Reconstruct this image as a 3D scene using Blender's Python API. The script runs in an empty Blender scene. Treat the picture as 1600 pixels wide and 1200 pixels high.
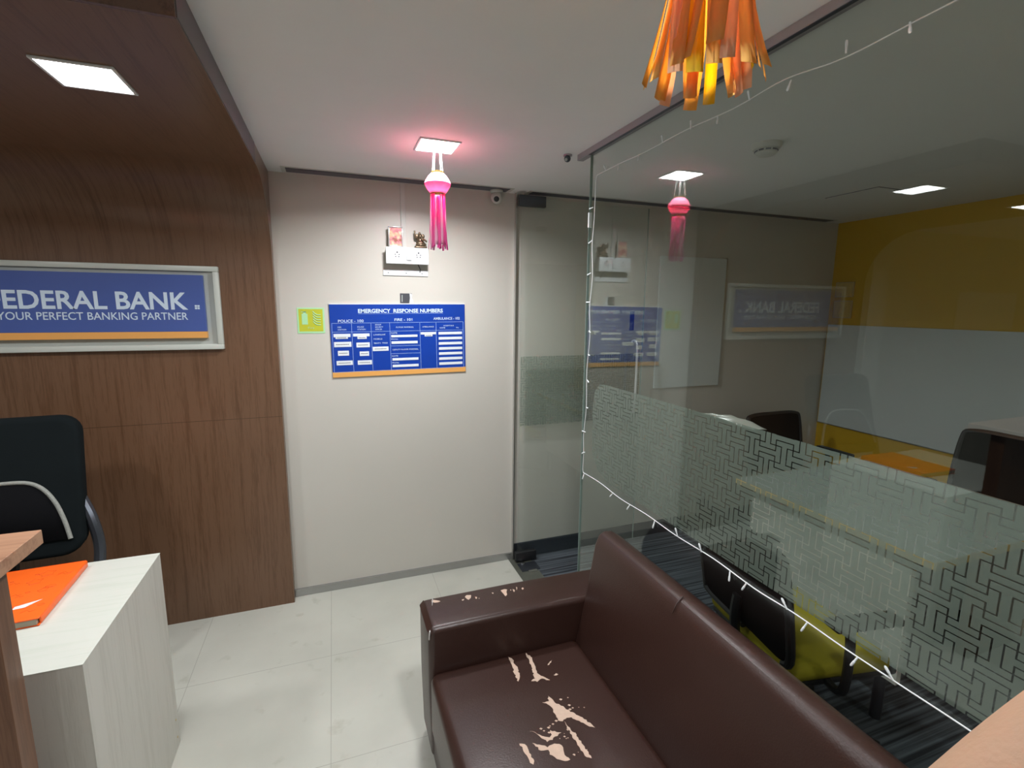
import bpy, bmesh, math, random
from mathutils import Vector, Matrix
random.seed(7)
PI = math.pi
S = bpy.context.scene
COL = S.collection

# ------------------------------------------------------------------ camera, world, exposure
YAW, PITCH, ROLL, F, HC = math.radians(20.03), math.radians(9.03), math.radians(.533), 764.2, 1.60
fw = Vector((math.sin(YAW)*math.cos(PITCH), math.cos(YAW)*math.cos(PITCH), -math.sin(PITCH)))
r_ = Vector((math.cos(YAW), -math.sin(YAW), 0)); u_ = r_.cross(fw)
RT = r_*math.cos(ROLL)+u_*math.sin(ROLL); UP = -r_*math.sin(ROLL)+u_*math.cos(ROLL)
cd = bpy.data.cameras.new('camera'); cam = bpy.data.objects.new('camera', cd); COL.objects.link(cam)
cam.matrix_world = Matrix(((RT.x, UP.x, -fw.x, 0), (RT.y, UP.y, -fw.y, 0), (RT.z, UP.z, -fw.z, HC), (0, 0, 0, 1)))
cd.sensor_fit = 'HORIZONTAL'; cd.sensor_width = 36; cd.lens = 36*F/1600; cd.clip_start = .005
S.camera = cam
w = bpy.data.worlds.new('world'); S.world = w; w.use_nodes = True
w.node_tree.nodes['Background'].inputs[0].default_value = (.75, .8, .85, 1)
w.node_tree.nodes['Background'].inputs[1].default_value = .02
S.view_settings.view_transform = 'Standard'; S.view_settings.look = 'None'
S.view_settings.gamma = 1; S.view_settings.use_curve_mapping = False
S.view_settings.exposure = 0.55
P_MAIN, P_CANOPY, P_REAR = 13.5, 5.0, 10.0      # watts of the ceiling panels

def at(px, py, ax, val):
    d = RT*((px-800)/F) - UP*((py-600)/F) + fw
    o = Vector((0, 0, HC)); t = (val-o[ax])/d[ax]
    return o+d*t

# ------------------------------------------------------------------ layout
YB, YW, XL, G, XY = 2.75, 2.69, -.264, 1.02, 3.60     # back wall, wood wall, wood edge, glass plane, yellow wall
CH, CW = 2.235, 2.155                                  # ceiling, canopy underside
ZF0, ZF1 = .893, 1.29                                  # frosted film

# ------------------------------------------------------------------ materials
def nt(name):
    m = bpy.data.materials.new(name); m.use_nodes = True
    return m, m.node_tree.nodes, m.node_tree.links
def mat(name, col, rough=.5, metal=0, bump=0, bscale=60, var=0, vscale=8, spec=.5, coat=0, trans=0, emis=0, stretch=(1, 1, 1)):
    m, N, L = nt(name); b = N['Principled BSDF']
    c = (*col, 1)
    b.inputs['Base Color'].default_value = c; b.inputs['Roughness'].default_value = rough
    b.inputs['Metallic'].default_value = metal; b.inputs['Specular IOR Level'].default_value = spec
    if coat: b.inputs['Coat Weight'].default_value = coat; b.inputs['Coat Roughness'].default_value = .12
    if emis: b.inputs['Emission Color'].default_value = c; b.inputs['Emission Strength'].default_value = emis
    tc = N.new('ShaderNodeTexCoord'); mp = N.new('ShaderNodeMapping'); L.new(tc.outputs['Object'], mp.inputs[0])
    mp.inputs['Scale'].default_value = stretch
    n = N.new('ShaderNodeTexNoise'); n.inputs['Scale'].default_value = vscale; n.inputs['Detail'].default_value = 4
    L.new(mp.outputs[0], n.inputs[0])
    mx = N.new('ShaderNodeMix'); mx.data_type = 'RGBA'
    v = var if var else .02
    mx.inputs[6].default_value = tuple(x*(1-v) for x in col)+(1,); mx.inputs[7].default_value = tuple(min(1, x*(1+v)) for x in col)+(1,)
    L.new(n.outputs[0], mx.inputs[0]); L.new(mx.outputs[2], b.inputs['Base Color'])
    if bump:
        n2 = N.new('ShaderNodeTexNoise'); n2.inputs['Scale'].default_value = bscale; n2.inputs['Detail'].default_value = 5
        L.new(mp.outputs[0], n2.inputs[0])
        bp = N.new('ShaderNodeBump'); bp.inputs['Strength'].default_value = bump; bp.inputs['Distance'].default_value = .002
        L.new(n2.outputs[0], bp.inputs['Height']); L.new(bp.outputs[0], b.inputs['Normal'])
    return m

def wood(name, dark, mid, light, rough=.3, sc=1.0, axis='Z', joint=None, uv=False):
    """laminate with long vertical grain, figured by stretched noise"""
    m, N, L = nt(name); b = N['Principled BSDF']
    tc = N.new('ShaderNodeTexCoord'); mp = N.new('ShaderNodeMapping'); L.new(tc.outputs['UV' if uv else 'Object'], mp.inputs[0])
    s = {'Z': (1, 1, .04), 'Y': (1, .04, 1), 'X': (.04, 1, 1)}[axis]
    mp.inputs['Scale'].default_value = tuple(k*sc for k in s)
    n0 = N.new('ShaderNodeTexNoise'); n0.inputs['Scale'].default_value = 9; n0.inputs['Detail'].default_value = 2
    L.new(mp.outputs[0], n0.inputs[0])
    n1 = N.new('ShaderNodeTexNoise'); n1.inputs['Scale'].default_value = 26; n1.inputs['Detail'].default_value = 8; n1.inputs['Roughness'].default_value = .65
    n1.inputs['Distortion'].default_value = .6
    L.new(mp.outputs[0], n1.inputs[0])
    n2 = N.new('ShaderNodeTexNoise'); n2.inputs['Scale'].default_value = 150; n2.inputs['Detail'].default_value = 2
    L.new(mp.outputs[0], n2.inputs[0])
    a = N.new('ShaderNodeMath'); a.operation = 'MULTIPLY_ADD'; a.inputs[1].default_value = .45
    L.new(n2.outputs[0], a.inputs[0]); L.new(n1.outputs[0], a.inputs[2])
    a2 = N.new('ShaderNodeMath'); a2.operation = 'MULTIPLY_ADD'; a2.inputs[1].default_value = .5
    L.new(n0.outputs[0], a2.inputs[0]); L.new(a.outputs[0], a2.inputs[2])
    r = N.new('ShaderNodeValToRGB'); L.new(a2.outputs[0], r.inputs[0])
    r.color_ramp.elements[0].position = .72; r.color_ramp.elements[0].color = (*dark, 1)
    r.color_ramp.elements[1].position = 1.08 if False else 1.0; r.color_ramp.elements[1].color = (*light, 1)
    e = r.color_ramp.elements.new(.88); e.color = (*mid, 1)
    out = r.outputs[0]
    if joint:      # fine laminate joint lines: list of (axis index, position)
        sx = N.new('ShaderNodeSeparateXYZ'); L.new(tc.outputs['UV' if uv else 'Object'], sx.inputs[0])
        for ax, pos in joint:
            d = N.new('ShaderNodeMath'); d.operation = 'SUBTRACT'; d.inputs[1].default_value = pos; L.new(sx.outputs[ax], d.inputs[0])
            ab = N.new('ShaderNodeMath'); ab.operation = 'ABSOLUTE'; L.new(d.outputs[0], ab.inputs[0])
            lt = N.new('ShaderNodeMath'); lt.operation = 'LESS_THAN'; lt.inputs[1].default_value = .0012; L.new(ab.outputs[0], lt.inputs[0])
            mx = N.new('ShaderNodeMix'); mx.data_type = 'RGBA'; L.new(lt.outputs[0], mx.inputs[0]); L.new(out, mx.inputs[6])
            mx.inputs[7].default_value = tuple(k*.6 for k in dark)+(1,); out = mx.outputs[2]
    L.new(out, b.inputs['Base Color']); b.inputs['Roughness'].default_value = rough
    return m

def tile_mat():
    m, N, L = nt('cream_floor_tile'); b = N['Principled BSDF']
    tc = N.new('ShaderNodeTexCoord'); sx = N.new('ShaderNodeSeparateXYZ'); L.new(tc.outputs['Object'], sx.inputs[0])
    masks = []
    for ax, off in ((0, -.077), (1, 2.19)):
        a = N.new('ShaderNodeMath'); a.operation = 'SUBTRACT'; a.inputs[1].default_value = off-10*.5725; L.new(sx.outputs[ax], a.inputs[0])
        d = N.new('ShaderNodeMath'); d.operation = 'PINGPONG'; d.inputs[1].default_value = .28625; L.new(a.outputs[0], d.inputs[0])
        l = N.new('ShaderNodeMath'); l.operation = 'LESS_THAN'; l.inputs[1].default_value = .0012; L.new(d.outputs[0], l.inputs[0]); masks.append(l)
    mxm = N.new('ShaderNodeMath'); mxm.operation = 'MAXIMUM'; L.new(masks[0].outputs[0], mxm.inputs[0]); L.new(masks[1].outputs[0], mxm.inputs[1])
    n = N.new('ShaderNodeTexNoise'); n.inputs['Scale'].default_value = 2.6; n.inputs['Detail'].default_value = 5; L.new(tc.outputs['Object'], n.inputs[0])
    r = N.new('ShaderNodeValToRGB'); L.new(n.outputs[0], r.inputs[0])
    r.color_ramp.elements[0].position = .33; r.color_ramp.elements[0].color = (.50, .50, .44, 1)
    r.color_ramp.elements[1].position = .6; r.color_ramp.elements[1].color = (.56, .56, .495, 1)
    n3 = N.new('ShaderNodeTexNoise'); n3.inputs['Scale'].default_value = 11; n3.inputs['Detail'].default_value = 8; L.new(tc.outputs['Object'], n3.inputs[0])
    r3 = N.new('ShaderNodeValToRGB'); L.new(n3.outputs[0], r3.inputs[0])
    r3.color_ramp.elements[0].position = .27; r3.color_ramp.elements[0].color = (.88, .87, .85, 1); r3.color_ramp.elements[1].position = .38; r3.color_ramp.elements[1].color = (1, 1, 1, 1)
    mu = N.new('ShaderNodeMix'); mu.data_type = 'RGBA'; mu.blend_type = 'MULTIPLY'; mu.inputs[0].default_value = 1
    L.new(r.outputs[0], mu.inputs[6]); L.new(r3.outputs[0], mu.inputs[7])
    mx = N.new('ShaderNodeMix'); mx.data_type = 'RGBA'; L.new(mxm.outputs[0], mx.inputs[0]); L.new(mu.outputs[2], mx.inputs[6]); mx.inputs[7].default_value = (.38, .37, .33, 1)
    L.new(mx.outputs[2], b.inputs['Base Color'])
    b.inputs['Roughness'].default_value = .24
    return m

def carpet_mat():
    m, N, L = nt('striped_grey_carpet'); b = N['Principled BSDF']
    tc = N.new('ShaderNodeTexCoord'); mp = N.new('ShaderNodeMapping'); L.new(tc.outputs['Object'], mp.inputs[0]); mp.inputs['Scale'].default_value = (.6, 38, 1)
    n = N.new('ShaderNodeTexNoise'); n.inputs['Scale'].default_value = 1.6; n.inputs['Detail'].default_value = 4; L.new(mp.outputs[0], n.inputs[0])
    r = N.new('ShaderNodeValToRGB'); L.new(n.outputs[0], r.inputs[0])
    r.color_ramp.elements[0].position = .4; r.color_ramp.elements[0].color = (.018, .022, .028, 1)
    r.color_ramp.elements[1].position = .62; r.color_ramp.elements[1].color = (.12, .14, .16, 1)
    L.new(r.outputs[0], b.inputs['Base Color']); b.inputs['Roughness'].default_value = .95
    n2 = N.new('ShaderNodeTexNoise'); n2.inputs['Scale'].default_value = 500; L.new(tc.outputs['Object'], n2.inputs[0])
    bp = N.new('ShaderNodeBump'); bp.inputs['Strength'].default_value = .5; bp.inputs['Distance'].default_value = .003
    L.new(n2.outputs[0], bp.inputs['Height']); L.new(bp.outputs[0], b.inputs['Normal'])
    return m

def glass_mat(name, tint):
    m, N, L = nt(name); N.remove(N['Principled BSDF']); o = N['Material Output']
    t = N.new('ShaderNodeBsdfTransparent'); t.inputs[0].default_value = (*tint, 1)
    g = N.new('ShaderNodeBsdfGlossy'); g.inputs['Roughness'].default_value = 0.0; g.inputs['Color'].default_value = (.95, 1, .98, 1)
    ge = N.new('ShaderNodeNewGeometry'); ior = N.new('ShaderNodeMix'); ior.data_type = 'FLOAT'
    L.new(ge.outputs['Backfacing'], ior.inputs[0]); ior.inputs[2].default_value = 1.52; ior.inputs[3].default_value = 1/1.52
    fr = N.new('ShaderNodeFresnel'); L.new(ior.outputs[0], fr.inputs['IOR'])
    mx = N.new('ShaderNodeMixShader'); L.new(fr.outputs[0], mx.inputs[0]); L.new(t.outputs[0], mx.inputs[1]); L.new(g.outputs[0], mx.inputs[2])
    L.new(mx.outputs[0], o.inputs[0]); return m

def film_mat(name, ua, d=.049, tp_=.50):
    """frosted vinyl with a clear key-fret line pattern; ua = object axis that runs along the film"""
    m, N, L = nt(name); N.remove(N['Principled BSDF']); o = N['Material Output']
    tc = N.new('ShaderNodeTexCoord'); sx = N.new('ShaderNodeSeparateXYZ'); L.new(tc.outputs['Object'], sx.inputs[0])
    def M(op, a, b=None, c=None):
        n = N.new('ShaderNodeMath'); n.operation = op
        for i, v in enumerate((a, b, c)):
            if v is None: continue
            if isinstance(v, (int, float)): n.inputs[i].default_value = v
            else: L.new(v, n.inputs[i])
        return n.outputs[0]
    u = M('ADD', M('DIVIDE', sx.outputs[ua], d), 100.0); v = M('ADD', M('DIVIDE', sx.outputs[2], d*.86), 100.0)
    fu, fv = M('FRACT', u), M('FRACT', v)
    par = M('MODULO', M('ADD', M('FLOOR', u), M('FLOOR', v)), 2.0)          # cells alternate upright and lying pairs
    par = M('GREATER_THAN', par, .5)
    mixn = N.new('ShaderNodeMix'); mixn.data_type = 'FLOAT'; L.new(par, mixn.inputs[0]); L.new(fu, mixn.inputs[2]); L.new(fv, mixn.inputs[3])
    wv = mixn.outputs[0]; t = .030
    l1 = M('LESS_THAN', M('ABSOLUTE', M('SUBTRACT', wv, .333)), t); l2 = M('LESS_THAN', M('ABSOLUTE', M('SUBTRACT', wv, .667)), t)
    eu, ev = M('PINGPONG', fu, .5), M('PINGPONG', fv, .5)
    a1 = M('MULTIPLY', M('LESS_THAN', eu, t), M('LESS_THAN', ev, .333+t)); a2 = M('MULTIPLY', M('LESS_THAN', ev, t), M('LESS_THAN', eu, .333+t))
    line = M('MAXIMUM', M('MAXIMUM', l1, l2), M('MAXIMUM', a1, a2))
    df = N.new('ShaderNodeBsdfDiffuse'); df.inputs[0].default_value = (.37, .415, .375, 1)
    tl = N.new('ShaderNodeBsdfTranslucent'); tl.inputs[0].default_value = (.37, .415, .375, 1)
    tr = N.new('ShaderNodeBsdfTransparent'); tr.inputs[0].default_value = (.92, .95, .93, 1)
    s1 = N.new('ShaderNodeMixShader'); s1.inputs[0].default_value = .5; L.new(df.outputs[0], s1.inputs[1]); L.new(tl.outputs[0], s1.inputs[2])
    s2 = N.new('ShaderNodeMixShader'); s2.inputs[0].default_value = tp_; L.new(s1.outputs[0], s2.inputs[1]); L.new(tr.outputs[0], s2.inputs[2])
    tr2 = N.new('ShaderNodeBsdfTransparent'); tr2.inputs[0].default_value = (.97, .98, .97, 1)
    s3 = N.new('ShaderNodeMixShader'); L.new(line, s3.inputs[0]); L.new(s2.outputs[0], s3.inputs[1]); L.new(tr2.outputs[0], s3.inputs[2])
    L.new(s3.outputs[0], o.inputs[0]); return m

def paper_mat(name, c1, c2, t=.45, scale=14):
    m, N, L = nt(name); N.remove(N['Principled BSDF']); o = N['Material Output']
    tc = N.new('ShaderNodeTexCoord'); n = N.new('ShaderNodeTexNoise'); n.inputs['Scale'].default_value = scale; L.new(tc.outputs['Object'], n.inputs[0])
    mx = N.new('ShaderNodeMix'); mx.data_type = 'RGBA'; mx.inputs[6].default_value = (*c1, 1); mx.inputs[7].default_value = (*c2, 1); L.new(n.outputs[0], mx.inputs[0])
    df = N.new('ShaderNodeBsdfDiffuse'); tl = N.new('ShaderNodeBsdfTranslucent'); L.new(mx.outputs[2], df.inputs[0]); L.new(mx.outputs[2], tl.inputs[0])
    s = N.new('ShaderNodeMixShader'); s.inputs[0].default_value = t; L.new(df.outputs[0], s.inputs[1]); L.new(tl.outputs[0], s.inputs[2])
    gl = N.new('ShaderNodeBsdfGlossy'); gl.inputs['Roughness'].default_value = .25
    s2 = N.new('ShaderNodeMixShader'); s2.inputs[0].default_value = .06; L.new(s.outputs[0], s2.inputs[1]); L.new(gl.outputs[0], s2.inputs[2])
    L.new(s2.outputs[0], o.inputs[0]); return m

def emit_mat(name, col, st):
    m, N, L = nt(name); N.remove(N['Principled BSDF']); e = N.new('ShaderNodeEmission'); e.inputs[0].default_value = (*col, 1); e.inputs[1].default_value = st
    L.new(e.outputs[0], N['Material Output'].inputs[0]); return m

MW = dict(
 wall=mat('beige_wall_laminate', (.58, .555, .50), .38, var=.03, vscale=3, bump=.05, bscale=30),
 ceil=mat('white_ceiling_paint', (.82, .82, .81), .7, var=.02, bump=.06, bscale=200),
 yellow=mat('mustard_wall_paint', (.66, .40, .02), .5, var=.04, bump=.08, bscale=150),
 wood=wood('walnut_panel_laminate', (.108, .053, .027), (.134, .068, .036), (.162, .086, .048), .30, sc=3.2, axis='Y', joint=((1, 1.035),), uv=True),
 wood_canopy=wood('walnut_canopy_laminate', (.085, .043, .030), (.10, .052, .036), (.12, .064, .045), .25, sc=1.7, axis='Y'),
 fascia=mat('grey_fascia_paint', (.17, .155, .165), .5),
 tile=tile_mat(), carpet=carpet_mat(),
 stone=mat('dark_threshold_stone', (.10, .105, .085), .3, var=.2, vscale=30),
 chrome=mat('brushed_steel', (.62, .62, .61), .28, 1, bump=.04, stretch=(1, 1, 30)),
 darksteel=mat('dark_steel', (.10, .11, .13), .35, .8),
 black=mat('black_plastic', (.012, .013, .015), .4, bump=.05),
 fabric=mat('black_chair_fabric', (.006, .009, .010), .95, spec=.15, bump=.4, bscale=900, var=.2),
 mesh=mat('black_chair_mesh', (.005, .005, .006), .95, spec=.12, bump=.6, bscale=700),
 piping=mat('grey_rope_piping', (.30, .31, .28), .8, bump=.5, bscale=500, var=.4, vscale=160),
 yseat=mat('yellow_seat_fabric', (.36, .30, .008), .8, bump=.3, bscale=600),
 leather=mat('brown_leather', (.036, .0155, .0115), .35, bump=.22, bscale=260, var=.12, vscale=5, spec=.5),
 worn=mat('bare_backing_cloth', (.55, .40, .31), .9, bump=.4, bscale=500, var=.12, vscale=90),
 shiny=mat('worn_piping_edge', (.55, .52, .50), .2, .4),
 whitelam=wood('pale_wood_laminate', (.50, .48, .43), (.54, .52, .465), (.58, .56, .505), .4, sc=3),
 whitetop=wood('pale_wood_top_laminate', (.52, .54, .475), (.55, .57, .50), (.58, .59, .53), .35, axis='X', sc=2.5),
 counter=wood('walnut_counter_laminate', (.10, .044, .022), (.135, .060, .032), (.17, .080, .044), .3, sc=2.5),
 countertop=wood('light_walnut_top', (.25, .125, .07), (.33, .17, .10), (.40, .22, .13), .3, axis='X'),
 orange_cover=mat('orange_folder_cover', (.90, .13, .012), .35, var=.06, vscale=20),
 doodle=mat('dark_orange_print', (.55, .06, .01), .5),
 pages=mat('grey_page_block', (.40, .36, .28), .8, stretch=(1, 1, 60), var=.2, vscale=20),
 white=mat('white_plastic', (.74, .76, .77), .3),
 offwhite=mat('offwhite_plastic', (.60, .60, .56), .45),
 signframe=mat('pale_sign_frame', (.55, .58, .53), .35),
 signback=mat('pale_sign_backing', (.42, .45, .42), .5),
 blue=mat('blue_sign_face', (.062, .105, .34), .3, var=.05, vscale=4),
 blue2=mat('royal_blue_board', (.005, .045, .34), .3, var=.03, vscale=10),
 sorange=mat('orange_sign_stripe', (.78, .38, .10), .4),
 print=mat('white_print', (.62, .74, .86), .4),
 print2=mat('pale_blue_print', (.40, .55, .85), .4),
 paperlab=mat('white_paper_label', (.72, .76, .80), .6),
 ink=mat('dark_ink', (.05, .05, .06), .6),
 lime=mat('lime_sign_face', (.50, .52, .03), .45, var=.08, vscale=40),
 mint=mat('mint_sign_print', (.40, .72, .40), .5),
 whiteboard=mat('white_marker_board', (.64, .69, .68), .25, var=.03),
 gold=mat('gold_foil', (.75, .45, .12), .22, .9, bump=.3, bscale=200),
 pinkp=paper_mat('pink_lantern_paper', (1.0, .16, .56), (1.0, .30, .70), .6),
 pinkb=paper_mat('pale_pink_lantern_paper', (1.0, .62, .80), (1.0, .74, .86), .6),
 pinkbody=paper_mat('rose_lantern_paper', (1.0, .26, .46), (1.0, .40, .58), .45, 60),
 orangep=paper_mat('orange_lantern_paper', (1.0, .56, .14), (1.0, .66, .22), .65, 25),
 yellowp=paper_mat('yellow_lantern_paper', (1.0, .74, .05), (1.0, .64, .04), .65, 25),
 peachp=paper_mat('peach_lantern_paper', (1.0, .68, .48), (1.0, .60, .34), .65, 25),
 thread=mat('white_thread', (.75, .75, .72), .6),
 wire=mat('white_wire', (.74, .76, .76), .4),
 bulb=mat('clear_bulb_plastic', (.80, .83, .84), .2),
 led=emit_mat('led_diffuser_glow', (1, .98, 1.0), 14),
 glass=glass_mat('clear_partition_glass', (.935, .96, .947)),
 doorglass=glass_mat('door_glass', (.96, .98, .97)),
 gedge=mat('green_glass_edge', (.24, .31, .28), .2),
 rail=mat('lilac_grey_aluminium', (.40, .37, .40), .45, .3),
 film=film_mat('frosted_fret_film', 1), filmd=film_mat('frosted_fret_film_door', 0, tp_=.72),
 bronze=mat('aged_bronze', (.20, .14, .09), .35, .7, bump=.3, bscale=300, var=.4, vscale=60),
 frameclear=mat('silvery_picture_rim', (.62, .60, .60), .2, .3),
 tabletop=mat('pale_grey_table_laminate', (.46, .49, .47), .3),
 tedge=mat('beige_table_edge', (.55, .42, .20), .5),
 skin=mat('skin', (.60, .37, .24), .55, var=.08, vscale=160, bump=.08, bscale=1500),
 sleeve=mat('grey_sleeve_cloth', (.12, .13, .16), .9, bump=.3, bscale=400),
 ventdark=mat('dark_vent_slot', (.11, .11, .14), .5),
 concrete=mat('rear_wall_paint', (.72, .71, .68), .6, var=.02),
)
for a in ('skin',):
    b = MW[a].node_tree.nodes['Principled BSDF']; b.inputs['Subsurface Weight'].default_value = .1; b.inputs['Subsurface Radius'].default_value = (.008, .003, .002)

def picture_mat():
    m, N, L = nt('small_picture_print'); b = N['Principled BSDF']
    tc = N.new('ShaderNodeTexCoord'); n = N.new('ShaderNodeTexNoise'); n.inputs['Scale'].default_value = 38; n.inputs['Detail'].default_value = 3; L.new(tc.outputs['Object'], n.inputs[0])
    r = N.new('ShaderNodeValToRGB'); L.new(n.outputs[0], r.inputs[0]); e = r.color_ramp.elements
    e[0].position = .38; e[0].color = (.35, .16, .10, 1); e[1].position = .66; e[1].color = (.85, .80, .70, 1)
    x = e.new(.47); x.color = (.70, .28, .33, 1); x = e.new(.55); x.color = (.72, .50, .30, 1)
    L.new(r.outputs[0], b.inputs['Base Color']); b.inputs['Roughness'].default_value = .15; return m
MW['picture'] = picture_mat()

# ------------------------------------------------------------------ helpers
def new_bm(): return bmesh.new()
def obj(name, bm, m, parent=None, loc=None, smooth=True, angle=35):
    bmesh.ops.recalc_face_normals(bm, faces=bm.faces[:])
    me = bpy.data.meshes.new(name); bm.to_mesh(me); bm.free()
    me.materials.append(MW[m] if isinstance(m, str) else m)
    if smooth:
        for p in me.polygons: p.use_smooth = True
        me.set_sharp_from_angle(angle=math.radians(angle))
    o = bpy.data.objects.new(name, me); COL.objects.link(o)
    if parent: o.parent = parent
    if loc: o.location = loc
    return o
def tag(o, label, cat, group=None, kind=None):
    o['label'] = label; o['category'] = cat
    if group: o['group'] = group
    if kind: o['kind'] = kind
    return o
def thing(name, label, cat, loc=(0, 0, 0), rz=0, group=None):
    o = bpy.data.objects.new(name, None); COL.objects.link(o); o.location = loc; o.rotation_euler = (0, 0, rz); o.empty_display_size = .05
    return tag(o, label, cat, group)
def struct(name, bm, m, parent=None, **k):
    o = obj(name, bm, m, parent, **k)
    if not parent: o['kind'] = 'structure'
    return o
def box(bm, x0, x1, y0, y1, z0, z1, r=0, seg=3):
    b = bmesh.new(); bmesh.ops.create_cube(b, size=1)
    for v in b.verts: v.co = Vector(((x0+x1)/2+v.co.x*(x1-x0), (y0+y1)/2+v.co.y*(y1-y0), (z0+z1)/2+v.co.z*(z1-z0)))
    if r: bmesh.ops.bevel(b, geom=b.edges[:]+b.verts[:], offset=r, segments=seg, affect='EDGES', profile=.5)
    merge(bm, b); return bm
def merge(bm, b, M=None):
    if M is not None: bmesh.ops.transform(b, matrix=M, verts=b.verts[:])
    me = bpy.data.meshes.new('t'); b.to_mesh(me); b.free(); bm.from_mesh(me); bpy.data.meshes.remove(me)
def B(*a, **k): return box(new_bm(), *a, **k)
def prism(bm, pts, ax, a0, a1, r=0, seg=3, sub=1):
    """polygon in the plane normal to ax, swept from a0 to a1"""
    b = bmesh.new()
    def P(p, a):
        q = list(p); q.insert(ax, a); return q
    rings = [[b.verts.new(P(p, a0+(a1-a0)*i/sub)) for p in pts] for i in range(sub+1)]
    b.faces.new(rings[0]); b.faces.new(rings[-1][::-1])
    n = len(pts)
    for i in range(sub):
        for j in range(n):
            b.faces.new((rings[i][j], rings[i][(j+1) % n], rings[i+1][(j+1) % n], rings[i+1][j]))
    bmesh.ops.recalc_face_normals(b, faces=b.faces[:])
    if r:
        ends = [e for e in b.edges if len(e.link_faces) == 2 and e.calc_face_angle(0) > .5]
        bmesh.ops.bevel(b, geom=ends, offset=r, segments=seg, affect='EDGES', profile=.5)
    merge(bm, b); return bm
def tube(bm, pts, r, seg=10, closed=False, rs=None):
    pts = [Vector(p) for p in pts]; n = len(pts); rings = []
    t0 = (pts[1]-pts[0]).normalized(); nrm = t0.orthogonal().normalized()
    for i, p in enumerate(pts):
        if closed: t = (pts[(i+1) % n]-pts[i-1]).normalized()
        else: t = (pts[min(i+1, n-1)]-pts[max(i-1, 0)]).normalized()
        nrm = (nrm-t*nrm.dot(t)); nrm = nrm.normalized() if nrm.length > 1e-6 else t.orthogonal().normalized()
        bi = t.cross(nrm); rr = rs[i] if rs else r
        rings.append([bm.verts.new(p+(nrm*math.cos(2*PI*k/seg)+bi*math.sin(2*PI*k/seg))*rr) for k in range(seg)])
    for i in range(n if closed else n-1):
        A, C = rings[i], rings[(i+1) % n]
        for k in range(seg): bm.faces.new((A[k], A[(k+1) % seg], C[(k+1) % seg], C[k]))
    if not closed: bm.faces.new(rings[0][::-1]); bm.faces.new(rings[-1])
    return bm
def lathe(bm, prof, seg=32, c=(0, 0, 0), cap=True):
    c = Vector(c); rings = [[bm.verts.new(c+Vector((r*math.cos(2*PI*k/seg), r*math.sin(2*PI*k/seg), z))) for k in range(seg)] for r, z in prof]
    for A, C in zip(rings, rings[1:]):
        for k in range(seg): bm.faces.new((A[k], A[(k+1) % seg], C[(k+1) % seg], C[k]))
    if cap: bm.faces.new(rings[0][::-1]); bm.faces.new(rings[-1])
    return bm
def ball(bm, c, r, sc=(1, 1, 1), seg=20, M=None):
    b = bmesh.new(); bmesh.ops.create_uvsphere(b, u_segments=seg, v_segments=seg//2+2, radius=r)
    for v in b.verts: v.co = Vector((v.co.x*sc[0], v.co.y*sc[1], v.co.z*sc[2]))
    if M is not None: bmesh.ops.transform(b, matrix=M, verts=b.verts[:])
    for v in b.verts: v.co += Vector(c)
    merge(bm, b); return bm
def curve_pts(P, n=8):
    """Catmull-Rom through P"""
    P = [Vector(p) for p in P]; out = []
    for i in range(len(P)-1):
        a, b, c, d = P[max(i-1, 0)], P[i], P[i+1], P[min(i+2, len(P)-1)]
        for k in range(n):
            t = k/n; out.append(.5*((2*b)+(c-a)*t+(2*a-5*b+4*c-d)*t*t+(3*b-a-3*c+d)*t**3))
    out.append(P[-1]); return out
def text_bm(bm, s, x, z, w, h, y, bold=0.0, align='L', depth=.0006):
    """writing facing -Y; x = left / centre / right edge, z = baseline, w = width (None = natural), h = capital height"""
    cu = bpy.data.curves.new('t', 'FONT'); cu.body = s; cu.size = 1; cu.offset = bold; cu.extrude = .5; cu.resolution_u = 3
    o = bpy.data.objects.new('t', cu); COL.objects.link(o)
    dg = bpy.context.evaluated_depsgraph_get(); me = bpy.data.meshes.new_from_object(o.evaluated_get(dg))
    b = bmesh.new(); b.from_mesh(me); bpy.data.objects.remove(o); bpy.data.curves.remove(cu); bpy.data.meshes.remove(me)
    xs = [v.co.x for v in b.verts]; ys = [v.co.y for v in b.verts]; x0, x1 = min(xs), max(xs); y0, y1 = min(ys), max(ys)
    capped = h/.729
    sx = w/(x1-x0) if w else capped
    W = (x1-x0)*sx; ox = {'L': 0, 'C': -W/2, 'R': -W}[align]
    for v in b.verts:
        a, c, d = v.co; v.co = Vector((x+ox+(a-x0)*sx, y-depth/2+d*depth, z+c*capped))
    merge(bm, b); return bm

# ------------------------------------------------------------------ ceiling lights (carry the light of the room)
def panel_light(x, y, z, watts, label, size=.148):
    t = thing('ceiling_light', label, 'ceiling light', (x, y, z), 0, 'square LED panels set in the ceilings')
    s = size/2; b = new_bm()
    for q in ((-s-.008, -s, -s-.008, s+.008), (s, s+.008, -s-.008, s+.008), (-s, s, -s-.008, -s), (-s, s, s, s+.008)):
        box(b, q[0], q[1], q[2], q[3], -.006, 0, .0015, 2)
    obj('frame', b, 'white', t)
    obj('diffuser', B(-s, s, -s, s, -.003, 0), 'led', t)
    ld = bpy.data.lights.new('lamp', 'AREA'); ld.shape = 'SQUARE'; ld.size = size*.94; ld.energy = watts; ld.spread = math.radians(158); ld.color = (.96, .98, 1)
    lo = bpy.data.objects.new('lamp', ld); COL.objects.link(lo); lo.parent = t; lo.location = (0, 0, -.0045)
    return t
panel_light(.425, 2.07, CH, P_MAIN, 'bright square ceiling light right above the pink lantern')
panel_light(-.546, 1.60, CW, P_CANOPY, 'square light set in the dark wooden canopy, upper left')
panel_light(-1.48, 1.60, CW, P_CANOPY, 'square light in the wooden canopy left of frame, seen only mirrored in the glass')
panel_light(.425, .56, CH, P_MAIN*.8, 'square ceiling light above the orange lantern, above the picture')
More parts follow.
